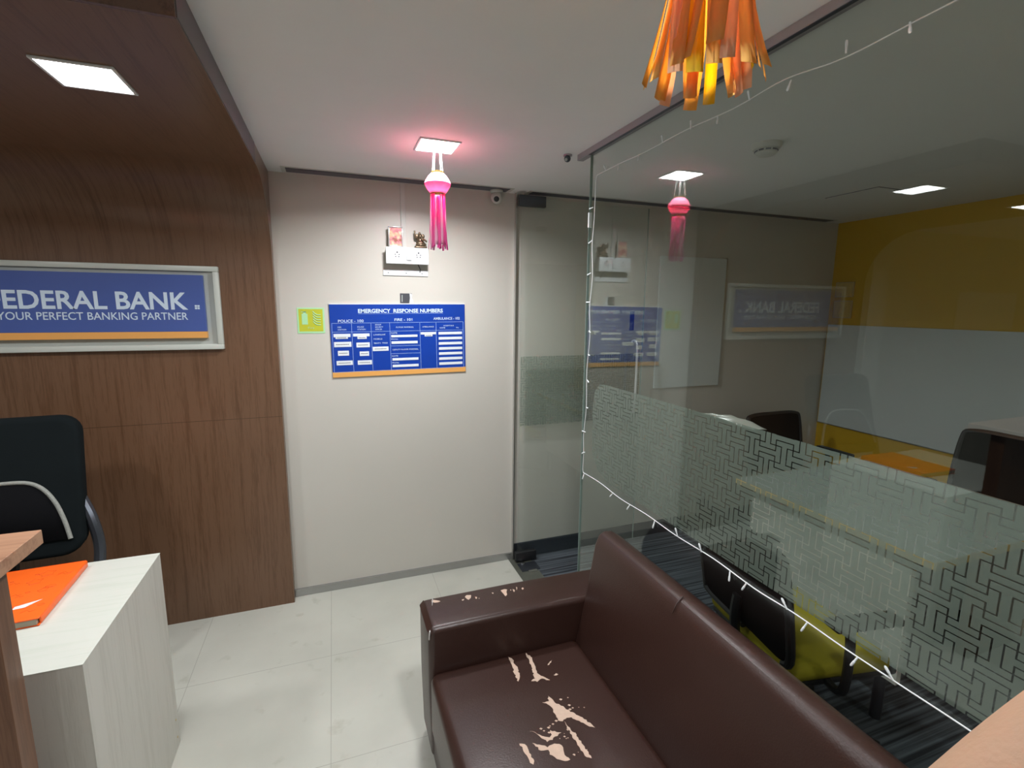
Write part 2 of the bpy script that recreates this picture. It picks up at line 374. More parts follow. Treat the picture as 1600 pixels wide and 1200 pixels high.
panel_light(-.9, -1.9, CH, P_REAR, 'added square fill light in the ceiling behind the viewer')  # added out of view to raise the bounce onto the ceiling
panel_light(-2.6, -1.2, CH, P_REAR, 'unseen square fill light added at the rear left, behind the viewer')  # second added panel, lifts the room's ambient light from behind

panel_light(2.3, -.9, CH, 4.5, 'unseen square fill light added inside the glass cabin, right of the viewer')  # unseen lamp added to brighten the dim cabin interior

# ------------------------------------------------------------------ room shell
XR0, YR = -4.3, -3.0
struct('floor', B(XR0, G-.035, YR, YB, -.05, 0), 'tile')
struct('floor_carpet', B(G+.10, XY, -1.6, YB, -.05, .002), 'carpet')
struct('trim_1', B(G-.035, G+.10, YR, YB, -.05, .0015), 'stone')
struct('ceiling', B(XR0, XY+.1, YR, YB+.1, CH, CH+.1), 'ceil')
struct('wall_back', B(XR0, XY+.1, YB, YB+.1, 0, CH), 'wall')
struct('wall_right', B(XY, XY+.1, -1.7, YB, 0, CH), 'yellow')
struct('wall_left', B(XR0-.1, XR0, YR, YB, 0, CH), 'concrete')
struct('wall_front', B(XR0, G+.03, YR-.1, YR, 0, CH), 'concrete')
struct('wall_cabin_front', B(G+.02, XY, -1.7, -1.6, 0, CH), 'wall')
b = B(XL, G-.012, YB-.010, YB, 0, .040, .001, 1); box(b, XL, G-.012, YB-.013, YB, .040, .044); struct('baseboard_back', b, mat('satin_grey_skirting', (.40, .40, .39), .25, .75))
struct('baseboard_cabin', B(G+.005, XY, YB-.010, YB, 0, .10, .001, 1), 'darksteel')
# steel edge where the wall meets the doorway
struct('trim_2', B(G-.012, G-.006, YB-.028, YB, .0, CH), 'chrome')
# walnut panel wall that curves into a lowered canopy
R_ = .36; pts = [(YB, 0), (YW, 0)]
for k in range(13):
    a = PI/2*k/12; pts.append((YW-R_+R_*math.cos(a), CW-R_+R_*math.sin(a)))
pts_w = pts[:]+[(1.235, CW), (1.235, CH), (YB, CH)]
wood_prof = pts+[(1.235, CW), (1.235, CH), (YB, CH)]
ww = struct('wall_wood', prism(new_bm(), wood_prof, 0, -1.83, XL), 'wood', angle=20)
uvl = ww.data.uv_layers.new(name='UVMap')      # sheet coordinates: across, and along the bent sheet
for lp in ww.data.loops:
    x_, y_, z_ = ww.data.vertices[lp.vertex_index].co
    zc, yc = CW-R_, YW-R_
    if y_ <= yc+1e-4: v_ = zc+R_*PI/2+(yc-y_)
    elif z_ <= zc+1e-4: v_ = z_
    else: v_ = zc+R_*math.atan2(z_-zc, max(y_-yc, 1e-5))
    uvl.data[lp.index].uv = (x_, v_)
struct('trim_3', B(XL-.001, XL+.0015, 1.235, 2.30, CW+.004, CH), 'fascia')
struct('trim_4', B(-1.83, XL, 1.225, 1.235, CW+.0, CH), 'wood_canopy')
# light-coloured pier beyond the panel
struct('wall_pier', B(-2.02, -1.831, YW-.05, YB, 0, CH), 'offwhite')

# slot air vents in the ceiling
def slot(x0, x1, y0, y1, label):
    t = thing('air_vent', label, 'air vent', ((x0+x1)/2, (y0+y1)/2, CH), 0, 'slot air vents along the back wall')
    hx, hy = (x1-x0)/2, (y1-y0)/2; b = new_bm()
    for q in ((-hx, hx, -hy, -hy+.008), (-hx, hx, hy-.006, hy), (-hx, -hx+.02, -hy+.008, hy-.006), (hx-.02, hx, -hy+.008, hy-.006)):
        box(b, *q, -.003, 0)
    obj('frame', b, 'offwhite', t); obj('slot', B(-hx+.02, hx-.02, -hy+.016, hy-.006, -.002, 0), 'ventdark', t)
    b = new_bm(); box(b, -hx+.02, hx-.02, -hy+.020, -hy+.024, -.004, -.001); obj('blade', b, 'darksteel', t)
slot(-.20, .965, 2.630, 2.735, 'long slot air vent in the white ceiling above the blue board')
slot(1.06, 3.45, 2.645, 2.735, 'long dark slot air vent in the ceiling behind the glass')

# ------------------------------------------------------------------ glass partition
gp = thing('glass_partition', 'fixed clear glass partition with frosted key-fret band behind the sofa', 'glass partition', (G, 0, 0))
GY0, GY1 = -1.6, 1.872
obj('glass_pane', B(-.0015, .0015, GY0, GY1, .012, CH-.022), 'glass', gp, smooth=False)
obj('glass_edge', B(-.006, .006, GY1, GY1+.0012, .012, CH-.022), 'gedge', gp, smooth=False)
obj('top_rail', B(-.016, .012, GY0, GY1+.10, CH-.024, CH, .001, 1), 'rail', gp)
obj('rail_gasket', B(-.0165, -.006, GY0, GY1, CH-.0265, CH-.0245), 'darksteel', gp)
obj('bottom_rail', B(-.012, .012, GY0, GY1, .0, .014), 'chrome', gp)
b = new_bm()
# film sheet with a slightly rounded, lifting far corner
fp = [(GY0, ZF0), (1.66, ZF0), (1.74, ZF0+.03), (1.79, ZF0+.09), (1.80, 1.15), (1.785, 1.25), (1.75, 1.283), (1.70, ZF1), (1.18, ZF1+.002), (GY0, ZF1)]
prism(b, fp, 0, .0018, .0024); obj('frosted_film', b, 'film', gp, smooth=False)
# peeled flap of the film's top edge, curling towards the room
b = new_bm(); n = 12; rows = []
for i in range(n+1):
    y = 1.19-(1.19-.965)*i/n; h = .017*math.sin(PI*(i/n)**1.4)+.002; tw = .010+.028*(i/n)
    rows.append([b.verts.new((.0026+tw*math.sin(1.2*q)*(i/n), y-.02*q*(i/n), ZF1-.006+h*q*(1+.12*math.sin(i*2.1)))) for q in (0, .33, .66, 1)])
for A, C in zip(rows, rows[1:]):
    for k in range(3): b.faces.new((A[k], A[k+1], C[k+1], C[k]))
fl = obj('peeled_film', b, paper_mat('loose_film', (.40, .40, .36), (.46, .45, .40), .5), gp); md = fl.modifiers.new('s', 'SOLIDIFY'); md.thickness = .0004
obj('tape', B(-.008, .008, 1.868, 1.876, 1.925, 1.985, .001, 1), 'white', gp)

# open glass door folded against the wall
gd = thing('door_1', 'open clear glass door lying back against the wall behind the partition', 'glass door', (G-.005, YB-.06, 0)); gd['kind'] = 'structure'
DW = .86
obj('glass_pane', B(.012, DW, -.0015, .0015, .03, CH-.03), 'doorglass', gd, smooth=False)
obj('glass_edge', B(DW, DW+.001, -.006, .006, .03, CH-.03), 'gedge', gd, smooth=False)
obj('frosted_film', B(.02, DW-.01, .0018, .0024, ZF0-.01, ZF1+.015), 'filmd', gd, smooth=False)
obj('top_patch', B(-.004, .158, -.016, .016, CH-.077, CH-.018, .002, 2), 'darksteel', gd)
obj('bottom_patch', B(-.002, .135, -.016, .016, .012, .070, .002, 2), 'black', gd)
b = new_bm(); hx = .772
P = [(hx-.05, -.008, 1.33), (hx-.05, -.05, 1.345), (hx-.04, -.065, 1.375), (hx-.01, -.07, 1.395), (hx+.015, -.07, 1.375), (hx+.022, -.07, 1.33), (hx+.022, -.07, 1.10), (hx+.022, -.065, 1.02), (hx+.022, -.04, 1.0), (hx+.022, -.008, .995)]
P = [(hx+.008, -.008, 1.385), (hx+.008, -.03, 1.392), (hx+.010, -.052, 1.385), (hx+.012, -.060, 1.36), (hx+.012, -.062, 1.30), (hx+.012, -.062, 1.10), (hx+.012, -.060, .96), (hx+.01, -.045, .93), (hx+.008, -.008, .925)]
obj('handle', tube(b, curve_pts(P, 6), .0085, 12), mat('polished_steel', (.85, .86, .88), .18, .6), gd)
st = obj('push_sticker', B(hx-.018, hx+.014, -.0075, -.0065, 1.455, 1.575), mat('navy_sticker', (.02, .02, .14), .4), gd)
# floor spring under the door hinge
fs = thing('floor_spring', 'black and steel floor hinge plate under the glass door', 'floor hinge', (G+.03, YB-.14, .0018))
obj('cover_plate', B(-.035, .085, -.04, .055, 0, .004, .001, 1), 'darksteel', fs)
obj('steel_plate', B(.005, .060, -.058, -.040, 0, .005, .001, 1), 'chrome', fs)
obj('spindle', lathe(new_bm(), [(.014, .004), (.014, .010), (.008, .012)], 16, (0, .045, 0)), 'chrome', fs)

# ------------------------------------------------------------------ string lights on the glass
sl = thing('string_lights', 'white wire of tiny clear lights taped around the edge of the glass partition', 'string lights', (0, 0, 0))
GX = G-.0045
PX = [(.05, 2.125), (.60, 2.118), (.80, 2.112), (.95, 2.128), (1.1, 2.119), (1.3, 2.124), (1.5, 2.118), (1.66, 2.121), (1.816, 2.119)]
V = [(1.826, 2.10), (1.829, 1.95), (1.838, 1.85), (1.827, 1.72), (1.842, 1.60), (1.832, 1.47), (1.848, 1.33), (1.842, 1.17), (1.858, 1.05), (1.853, .96), (1.856, .885)]
Q = [(1.85, .873), (1.70, .877), (1.55, .868), (1.38, .874), (1.22, .870), (1.05, .876), (.90, .869), (.78, .874), (.66, .871), (.55, .872), (.43, .874), (.25, .872), (-.1, .873)]
path = curve_pts([(GX, y, z) for y, z in PX], 5)+curve_pts([(GX, y, z) for y, z in V], 5)+curve_pts([(GX, y, z) for y, z in Q], 5)
obj('wire', tube(new_bm(), path, .0016, 6), 'wire', sl)
def bulb(y, z, dy, dz, L=.024):
    d = Vector((-.25, dy, dz)).normalized(); p = Vector((GX-.0005, y, z)); b = new_bm()
    tube(b, [p, p+d*L*.5, p+d*L*.52, p+d*L*.9, p+d*L], .001, 8, rs=[.0020, .0022, .0028, .0028, .0012])
    obj('bulb', b, 'bulb', sl)
rnd = random.Random(3)
for y in (.68, .80, .93, 1.05, 1.16, 1.27, 1.40, 1.53, 1.66, 1.75): bulb(y, 2.119, rnd.uniform(-.5, .5), rnd.choice((-1, -1, -1, 1)))
for z in (2.0, 1.87, 1.74, 1.62, 1.50, 1.40, 1.29, 1.17, 1.06, .97): bulb(1.84, z, rnd.choice((1, -1)), rnd.uniform(-.6, .1))
for y in (1.84, 1.60, 1.48, 1.33, 1.21, 1.10, .985, .925, .80, .745, .625, .555): bulb(y, .872, rnd.uniform(-.5, .7), rnd.choice((-1, -1, -1, -1, 1)), .028)

# ------------------------------------------------------------------ sofa
sf = thing('sofa', 'worn brown leather sofa with torn seat standing against the glass', 'sofa', (0, 0, 0))
SY0, SY1, AY = -.55, 1.655, 1.468
def crown(x, y):
    a = max(0, 1-abs((x-.50)/.27)**2.4); c = min(1, max(0, (AY-y)/.42)); return .020*a*c*c*(3-2*c)
b = B(.252, .80, SY0+.18, AY+.004, .16, .385, .028, 5)
for ax, lo, hi, n in ((0, .30, .76, 10), (1, SY0+.25, AY-.04, 30)):
    for k in range(n+1):
        no = [0, 0, 0]; no[ax] = 1; co = [0, 0, 0]; co[ax] = lo+(hi-lo)*k/n
        bmesh.ops.bisect_plane(b, geom=b.verts[:]+b.edges[:]+b.faces[:], plane_co=co, plane_no=no)
for v in b.verts:
    if v.co.z > .38: v.co.z += crown(v.co.x, v.co.y)
obj('seat', b, 'leather', sf, angle=60)
obj('seat_base', B(.262, .93, SY0+.02, SY1-.02, .045, .175, .006, 2), 'leather', sf)
for y0, y1 in ((AY, SY1), (SY0, SY0+.187)):
    b = new_bm(); prof = [(.256, .045), (.965, .045), (.975, .30), (.965, .535), (.60, .542), (.262, .542), (.250, .530), (.250, .30)]
    prism(b, prof, 1, y0, y1, .020, 4); obj('armrest', b, 'leather', sf)
b = new_bm(); prof = [(.780, .33), (.958, .33), (.980, .55), (.984, .71), (.978, .737), (.954, .772), (.920, .794), (.890, .799), (.869, .783), (.856, .748), (.828, .57)]
prism(b, prof, 1, SY0+.18, AY-.004, .016, 3); obj('backrest', b, 'leather', sf, angle=50)
b = new_bm(); tube(b, [(.8545, 1.02, .755), (.868, 1.019, .785), (.889, 1.02, .801)], .0016, 6)
obj('seam', b, 'leather', sf)
for x in (.30, .90):
    for y in (SY0+.08, SY1-.08): obj('leg', lathe(new_bm(), [(.022, 0), (.025, .05)], 16, (x, y, 0)), 'darksteel', sf)
# worn corner of the arm: shiny split edge
b = new_bm(); tube(b, curve_pts([at(676, 935, 2, .541), (.2635, 1.50, .535), (.2545, 1.474, .524), (.2525, 1.471, .505)], 5), .0026, 8, rs=None)
obj('split_piping', b, 'shiny', sf)
def patch(pxs, z, jag=.003, ox=600, oy=800, s=3., name='worn_patch'):
    P = [at(ox+x/s, oy+y/s, 2, z) for x, y in pxs]; out = []; rr = random.Random(int(pxs[0][0]*7+pxs[0][1]))
    n = len(P)
    for i in range(n):
        a, c = P[i], P[(i+1) % n]; k = max(1, int((c-a).length/.006)); d = (c-a)
        nn = Vector((-d.y, d.x, 0)); nn = nn.normalized() if nn.length > 0 else nn
        for j in range(k):
            q = a+d*(j/k); 
            if j: q = q+nn*rr.uniform(-jag, jag)
            out.append(q)
    b = new_bm(); f = b.faces.new([b.verts.new((p.x, p.y, z)) for p in out]); bmesh.ops.triangulate(b, faces=[f])
    if z < .45:
        for v in b.verts: v.co.z += crown(v.co.x, v.co.y)+.0004
    ext = bmesh.ops.extrude_face_region(b, geom=b.faces[:]); 
    for v in ext['geom']:
        if isinstance(v, bmesh.types.BMVert): v.co.z += .0007
    o = obj(name, b, 'worn', sf, smooth=False); o['label'] = 'bare beige cloth where the leather has torn away'; return o
ZS = .3846
TEARS = [[(582, 680), (600, 688), (628, 740), (637, 775), (629, 802), (612, 765), (602, 730), (592, 702)],
 [(665, 662), (688, 680), (710, 728), (722, 765), (745, 778), (778, 797), (735, 790), (718, 805), (690, 801), (708, 788), (696, 750), (682, 705)],
 [(788, 697), (784, 708), (767, 722), (776, 706)], [(795, 772), (806, 762), (817, 768), (806, 774)],
 [(768, 876), (792, 898), (808, 918), (840, 930), (872, 958), (930, 984), (988, 1031), (962, 1028), (915, 1002), (878, 985), (856, 988), (838, 1006), (815, 1002), (800, 968), (788, 938), (760, 915), (742, 911), (772, 905)],
 [(845, 1006), (862, 1032), (892, 1062), (925, 1112), (972, 1182), (940, 1172), (905, 1120), (880, 1072), (856, 1040)],
 [(684, 1054), (728, 1072), (752, 1082), (776, 1086), (786, 1072), (778, 1050), (830, 1062), (800, 1082), (790, 1098), (764, 1108), (738, 1090), (718, 1070)],
 [(695, 1113), (738, 1124), (766, 1134), (798, 1116), (832, 1124), (846, 1170), (872, 1192), (860, 1198), (835, 1196), (800, 1180), (776, 1168), (770, 1146), (735, 1150)],
 [(634, 1114), (660, 1118), (678, 1150), (704, 1198), (700, 1215), (684, 1206), (668, 1170), (650, 1140)]]
for t in TEARS: patch(t, ZS)
rr = random.Random(5)
for k in range(26):
    x, y = rr.choice([(850, 915), (900, 905), (860, 1060), (920, 1150), (810, 1030), (760, 1060)]); x += rr.uniform(-40, 40); y += rr.uniform(-35, 35); s_ = rr.uniform(2, 7)
    patch([(x-s_, y), (x, y-s_*.7), (x+s_*1.3, y-s_*.1), (x+s_*.4, y+s_*.8)], ZS, .0008)
ZA = .5415
for pxs in ([(245, 285), (270, 272), (310, 278), (352, 288), (320, 302), (280, 305)], [(628, 240), (645, 220), (698, 218), (696, 250), (672, 272), (650, 262)], [(590, 270), (622, 262), (615, 275), (600, 282)],
            [(745, 240), (765, 238), (765, 258), (752, 262)], [(1035, 165), (1075, 150), (1110, 155), (1100, 185), (1108, 215), (1090, 232), (1068, 205)], [(930, 190), (955, 192), (948, 205)],
            [(1270, 140), (1286, 130), (1298, 145), (1284, 158)], [(1140, 158), (1155, 155), (1152, 170)], [(1168, 150), (1195, 160), (1190, 182), (1180, 178)], [(1208, 125), (1222, 130), (1216, 165)], [(782, 250), (795, 255), (790, 262)]):
    patch(pxs, ZA, .0006, 640, 900, 7.27)

# ------------------------------------------------------------------ lanterns
def lantern(label, x, y, ztop, zring0, rr, zr1, L, flare, pal, body, seed, nst, wst, strings=True, lens=None, gold='gold'):
    t = thing('paper_lantern', label, 'paper lantern', (x, y, 0)); R = random.Random(seed)
    rb, rt_ = rr*.55, rr*.48; H = zring0-zr1
    prof = [(rt_, zring0), (rr*.72, zring0-H*.16), (rr*.93, zring0-H*.38), (rr, zring0-H*.5), (rr*.94, zring0-H*.62), (rr*.74, zring0-H*.84), (rb, zr1)]
    b = new_bm(); seg = 48
    rings = []
    for r, z in prof: rings.append([b.verts.new(((r*(1+.025*(k % 2))*math.cos(2*PI*k/seg)), r*(1+.025*(k % 2))*math.sin(2*PI*k/seg), z)) for k in range(seg)])
    for A, C in zip(rings, rings[1:]):
        for k in range(seg): b.faces.new((A[k], A[(k+1) % seg], C[(k+1) % seg], C[k]))
    o = obj('paper_body', b, body, t); m = o.modifiers.new('s', 'SOLIDIFY'); m.thickness = .0005
    for nm, r, z0, z1 in (('top_ring', rt_+.001, zring0-.003, zring0+.007), ('bottom_ring', rb+.001, zr1-.010, zr1+.004)):
        b = new_bm(); lathe(b, [(r, z0), (r, z1), (r-.0015, z1), (r-.0015, z0), (r, z0)], 32, cap=False); obj(nm, b, gold, t)
    if strings:
        for k in range(4):
            a = PI/4+PI/2*k; b = new_bm(); tube(b, [(rt_*math.cos(a), rt_*math.sin(a), zring0), (.6*rt_*math.cos(a), .6*rt_*math.sin(a), ztop)], .0009, 6); obj('string', b, 'thread', t)
    z0 = zr1-.004
    for k in range(nst):
        a = 2*PI*(k+R.uniform(-.25, .25))/nst; ll = L*(lens[k] if lens else R.uniform(.95, 1.04)); fl = flare*R.uniform(.4, 1.25); tw = R.uniform(-.5, .5); ww = wst*R.uniform(.8, 1.15)
        b = new_bm(); rows = []
        for i in range(11):
            q = i/10; rad = rb+fl*q**2.2+.004*math.sin(3*q+k); ang = a+tw*q*q*.5
            c = Vector((rad*math.cos(ang), rad*math.sin(ang), z0-ll*q)); tn = Vector((-math.sin(ang+tw*q), math.cos(ang+tw*q), 0))
            rows.append((b.verts.new(c-tn*ww/2), b.verts.new(c), b.verts.new(c+tn*ww/2)))
            rows[-1][1].co += Vector((math.cos(ang), math.sin(ang), 0))*ww*.07
        for A, C in zip(rows, rows[1:]):
            for j in range(2): b.faces.new((A[j], A[j+1], C[j+1], C[j]))
        o = obj('tassel_strip', b, pal[k % len(pal)], t, angle=60); m = o.modifiers.new('s', 'SOLIDIFY'); m.thickness = .0003
    return t
lantern('pink paper lantern with straight fringe hanging below the bright ceiling light', .425, 2.07, CH, 2.128, .052, 2.050, .210, .012, ['pinkp', 'pinkb', 'pinkp'], 'pinkbody', 2, 24, .0105)
lantern('orange paper lantern fringe hanging into the top of the picture near the viewer', .400, .482, CH, 2.135, .062, 2.060, .212, .026, ['orangep', 'peachp', 'orangep', 'yellowp', 'orangep', 'orangep'], 'orangep', 11, 26, .0165,
        lens=[.97, 1.0, .98, .99, 1.0, .97, .96, 1.0, .99, .96, 1.02, .98, .99, 1.0, .97, 1.02, .95, 1.0, .93, .98, 1.0, .97, 1.0, .96, 1.0, .98])

# ------------------------------------------------------------------ bank sign
sg = thing('wall_sign', 'blue bank name sign with orange stripe in a pale frame on the wooden wall', 'sign', (-1.05, YW, 0))
X0, X1, Z0, Z1 = -.555, .555, 1.385, 1.770
obj('backing_panel', B(X0+.02, X1-.02, -.010, 0, Z0+.02, Z1-.02), 'signback', sg)
b = new_bm()
for q in ((X0, X1, Z0, Z0+.024), (X0, X1, Z1-.024, Z1), (X0, X0+.024, Z0+.024, Z1-.024), (X1-.024, X1, Z0+.024, Z1-.024)): box(b, q[0], q[1], -.026, 0, q[2], q[3], .003, 2)
obj('frame', b, 'signframe', sg)
fx0, fx1 = -.50, .492; fy = -.034
obj('face_panel', B(fx0, fx1, fy, -.010, 1.470, 1.728, .001, 1), 'blue', sg)
obj('stripe', B(fx0, fx1, fy, -.010, 1.440, 1.470), 'sorange', sg)
b = new_bm()
text_bm(b, 'FEDERAL BANK', .425, 1.573, .708, .078, fy-.0005, .022, 'R'); obj('lettering', b, 'print', sg, smooth=False)
b = new_bm(); text_bm(b, 'YOUR PERFECT BANKING PARTNER', .421, 1.525, .682, .034, fy-.0005, .006, 'R'); obj('lettering', b, 'print', sg, smooth=False)
b = new_bm()
for i in range(2):
    for j in range(2): box(b, .452+i*.0105, .4605+i*.0105, fy-.0015, fy, 1.573+j*.0105, 1.5815+j*.0105)
obj('small_mark', b, 'print', sg)

# ------------------------------------------------------------------ emergency numbers board
eb = thing('notice_board', 'royal blue emergency numbers board with white table, right of the small lime sign', 'notice board', (-.013, YB, 1.216))
eb.rotation_euler = (0, math.radians(-.6), 0)
W_, H_ = .725, .385
obj('panel', B(0, W_, -.008, 0, .028, H_, .0008, 1), 'blue2', eb); obj('stripe', B(0, W_, -.008, 0, 0, .028), 'sorange', eb)
obj('white_rim', B(.0, W_, -.0075, 0, H_, H_+.005), 'white', eb)
U = lambda px: (px-30)/1330*0  # unused
# table coordinates in board fractions
def fx(f): return f*W_
def fz(f): return H_*(1-f)
T0, T1, TB = .255, .375, .93
cols = [.012, .148, .285, .420, .645, .77, .985]
b = new_bm(); ly = -.0088
def line(x0, z0, x1, z1, t=.0014): box(b, min(x0, x1)-t/2, max(x0, x1)+t/2, ly, -.0079, min(z0, z1)-t/2, max(z0, z1)+t/2)
for c in cols: line(fx(c), fz(T0), fx(c), fz(TB))
for f in (T0, T1, TB): line(fx(cols[0]), fz(f), fx(cols[-1]), fz(f))
for f in (.585, .695): line(fx(cols[3]), fz(f), fx(cols[4]), fz(f))
line(fx(.20), fz(.128), fx(.825), fz(.128), .0012)
obj('table_lines', b, 'print2', eb)
ty = -.0082
for s, x, z, w_, h, bo, al in (('EMERGENCY  RESPONSE NUMBERS', .512, .115, .455, .0205, .03, 'C'), ('POLICE - 100', .145, .243, .128, .0145, .008, 'C'), ('FIRE - 101', .523, .232, .096, .0145, .008, 'C'), ('AMBULANCE - 102', .855, .222, .150, .0145, .008, 'C'),
    ('FIRE', .052, .318, None, .0075, 0, 'L'), ('STATION', .052, .352, None, .0075, 0, 'L'), ('POLICE', .188, .318, None, .0075, 0, 'L'), ('STATION', .188, .352, None, .0075, 0, 'L'),
    ('SENIOR', .315, .290, None, .0068, 0, 'L'), ('SECURITY', .315, .322, None, .0068, 0, 'L'), ('OFFICER', .315, .354, None, .0068, 0, 'L'),
    ('FLOOR MARSHAL', .533, .330, .096, .0075, 0, 'C'), ('AMBULANCE', .708, .330, .064, .0075, 0, 'C'), ('HOSPITALS', .87, .318, .058, .007, 0, 'C'), ('NAME', .80, .348, .030, .007, 0, 'L'), ('PH.', .93, .348, .015, .007, 0, 'L'),
    ('LANDLINE', .300, .430, .062, .0075, 0, 'L'), ('MOBILE', .300, .490, .045, .0075, 0, 'L'), ('98471 7000', .300, .548, .072, .0075, 0, 'L'),
    ('NAME', .428, .410, .033, .0075, 0, 'L'), ('PH.No.', .428, .498, .038, .0075, 0, 'L'), ('DEPUTY FLOOR MARSHAL', .532, .648, .140, .0078, 0, 'C'), ('NAME', .428, .738, .033, .0075, 0, 'L'), ('PH.No.', .428, .835, .038, .0075, 0, 'L')):
    b = new_bm(); text_bm(b, s, fx(x), fz(z), w_, h, ty, bo, al, .0004); obj('lettering', b, 'print', eb, smooth=False)
labs = [(.020, .137, .400, .445), (.033, .118, .440, .468), (.020, .140, .510, .580), (.043, .120, .632, .700), (.030, .143, .770, .832),
        (.155, .272, .400, .440), (.185, .250, .440, .475), (.175, .270, .525, .592), (.195, .262, .650, .712), (.178, .280, .775, .835), (.290, .405, .590, .650),
        (.428, .625, .430, .463), (.428, .625, .520, .556), (.430, .627, .760, .795), (.430, .627, .855, .890), (.650, .768, .398, .432), (.680, .740, .432, .460)]
for k in range(7): labs.append((.788, .975, .400+k*.0745, .438+k*.0745))
for k, (a0, a1, c0, c1) in enumerate(labs):
    o = obj('paper_label', B(fx(a0), fx(a1), -.0093, -.0080, fz(c1), fz(c0), .0004, 1), 'paperlab', eb)
    if k in (1, 2, 3, 4, 6, 7, 8, 9, 10, 16):
        bb = new_bm(); m_ = (c0+c1)/2; n_ = 8
        for j in range(n_):
            xx = fx(a0+(a1-a0)*(.12+.76*j/n_)); box(bb, xx, xx+fx((a1-a0)*.07), -.0096, -.0092, fz(m_)-.0018, fz(m_)+.0018)
        obj('ink_line', bb, 'ink', o)

# ------------------------------------------------------------------ lime extinguisher sign
fsn = thing('safety_sign', 'small lime green fire extinguisher sign left of the blue board', 'safety sign', (-.172, YB, 1.452))
obj('plate', B(0, .131, -.002, 0, 0, .131), 'mint', fsn)
obj('field', B(.008, .123, -.0026, -.0018, .010, .124), 'lime', fsn)
b = B(.022, .050, -.0034, -.0024, .045, .100, .0004, 1); box(b, .029, .043, -.0034, -.0024, .100, .112); box(b, .020, .044, -.0034, -.0024, .108, .111)
obj('extinguisher_symbol', b, 'mint', fsn)
b = new_bm()
for k in range(5):
    z = .104-k*.013; pts = curve_pts([(.075, -.0032, z+.010), (.085, -.0032, z-.002), (.098, -.0032, z-.009), (.113, -.0032, z-.008)], 4)
    tube(b, pts, .0028, 6, rs=[.0010]+[.0024]*(len(pts)-2)+[.001])
obj('flame_symbol', b, 'mint', fsn)
b = new_bm(); text_bm(b, 'Fire', .065, .024, .030, .010, -.0030, 0, 'C', .0004); obj('lettering', b, 'mint', fsn, smooth=False)

# ------------------------------------------------------------------ switchboard and what stands on it
sb = thing('switchboard', 'white wall box with two sockets and a switch above the blue board', 'socket box', (.275, YB, 1.816))
obj('box', B(.006, .218, -.048, 0, .004, .082, .002, 2), 'white', sb); obj('face_plate', B(0, .224, -.056, -.046, 0, .086, .003, 2), 'white', sb)
for cx in (.058, .170):
    b = new_bm()
    for dx, dz, r in ((0, .016, .0042), (-.010, .005, .0028), (.010, .005, .0028), (-.008, -.006, .0028), (.008, -.006, .0028)):
        lathe(b, [(r, 0), (r, .0015)], 12); 
        for v in b.verts[-24:]: v.co = Vector((cx+dx+v.co.x, -.0562-v.co.z, .043+dz+v.co.y))
    obj('socket', b, 'ink', sb)
obj('rocker_switch', B(.106, .132, -.062, -.055, .020, .066, .002, 2), 'white', sb)
cr = thing('cable_strip', 'flat white plastic strip screwed to the wall just below the socket box', 'plastic strip', (.263, YB, 1.757))
obj('strip', B(0, .240, -.006, 0, 0, .031, .001, 1), 'white', cr)
for x in (.025, .120, .205):
    obj('screw', B(x, x+.004, -.0072, -.0058, .012, .017), 'ink', cr)
cb = obj('short_cable', tube(new_bm(), curve_pts([(.445, YB-.03, 1.818), (.452, YB-.026, 1.805), (.460, YB-.014, 1.79), (.458, YB-.009, 1.778)], 5), .0022, 8), 'black'); tag(cb, 'short black cable end dangling under the white socket box', 'cable')
cn = obj('conduit', B(.363, .388, YB-.010, YB, 1.902, CH, .001, 1), 'offwhite'); tag(cn, 'thin off-white cable conduit running from the socket box up to the ceiling', 'conduit')
pf = thing('picture_frame', 'tiny pink and gold picture in silvery frame on top of the socket box', 'picture frame', (.292, YB-.030, 1.9025))
b = new_bm()
for q in ((0, .074, 0, .006), (0, .074, .099, .105), (0, .006, .006, .099), (.068, .074, .006, .099)): box(b, q[0], q[1], -.014, .0, q[2], q[3], .0015, 2)
obj('rim', b, 'frameclear', pf); obj('print', B(.006, .068, -.009, -.002, .006, .099), 'picture', pf)
# elephant-headed figurine
fg = thing('figurine', 'small seated bronze elephant-headed figurine on the right end of the socket box', 'figurine', (.461, YB-.028, 1.9025))
b = new_bm(); box(b, -.032, .032, -.018, .016, 0, .012, .004, 2)
ball(b, (0, 0, .026), .02, (1.25, .75, .75)); ball(b, (0, .002, .042), .018, (1, .8, 1)); ball(b, (-.002, -.004, .062), .013, (1, 1, 1.1)); ball(b, (-.004, .002, .076), .007, (1, 1, 1.4))
tube(b, curve_pts([(0, -.014, .062), (.004, -.020, .050), (.010, -.020, .040), (.014, -.016, .036)], 4), .004, 8)
tube(b, curve_pts([(-.014, 0, .052), (-.028, -.004, .056), (-.030, -.004, .078), (-.031, -.002, .090)], 4), .0045, 8)
tube(b, curve_pts([(.014, 0, .052), (.026, -.006, .042), (.032, -.010, .036)], 4), .0048, 8)
tube(b, curve_pts([(-.024, -.010, .020), (0, -.020, .016), (.024, -.010, .020)], 4), .007, 8)
obj('body', b, 'bronze', fg, angle=60)
b = new_bm(); ball(b, (-.017, .002, .064), .010, (1, .3, 1.2)); ball(b, (.014, .002, .064), .010, (1, .3, 1.2)); obj('ears', b, 'bronze', fg, angle=60)
tp = obj('mounting_pad', B(.349, .413, YB-.004, YB, 1.612, 1.664, .0006, 1), 'ink'); tag(tp, 'black square sticky pad left on the wall above the blue board', 'sticky pad')
o = obj('torn_paper', prism(new_bm(), [(.398, 1.612), (.421, 1.611), (.419, 1.625), (.412, 1.640), (.414, 1.660), (.400, 1.664), (.402, 1.640)], 1, YB-.0055, YB-.0041), 'paperlab', tp, smooth=False)
o['label'] = 'torn white paper remnant'
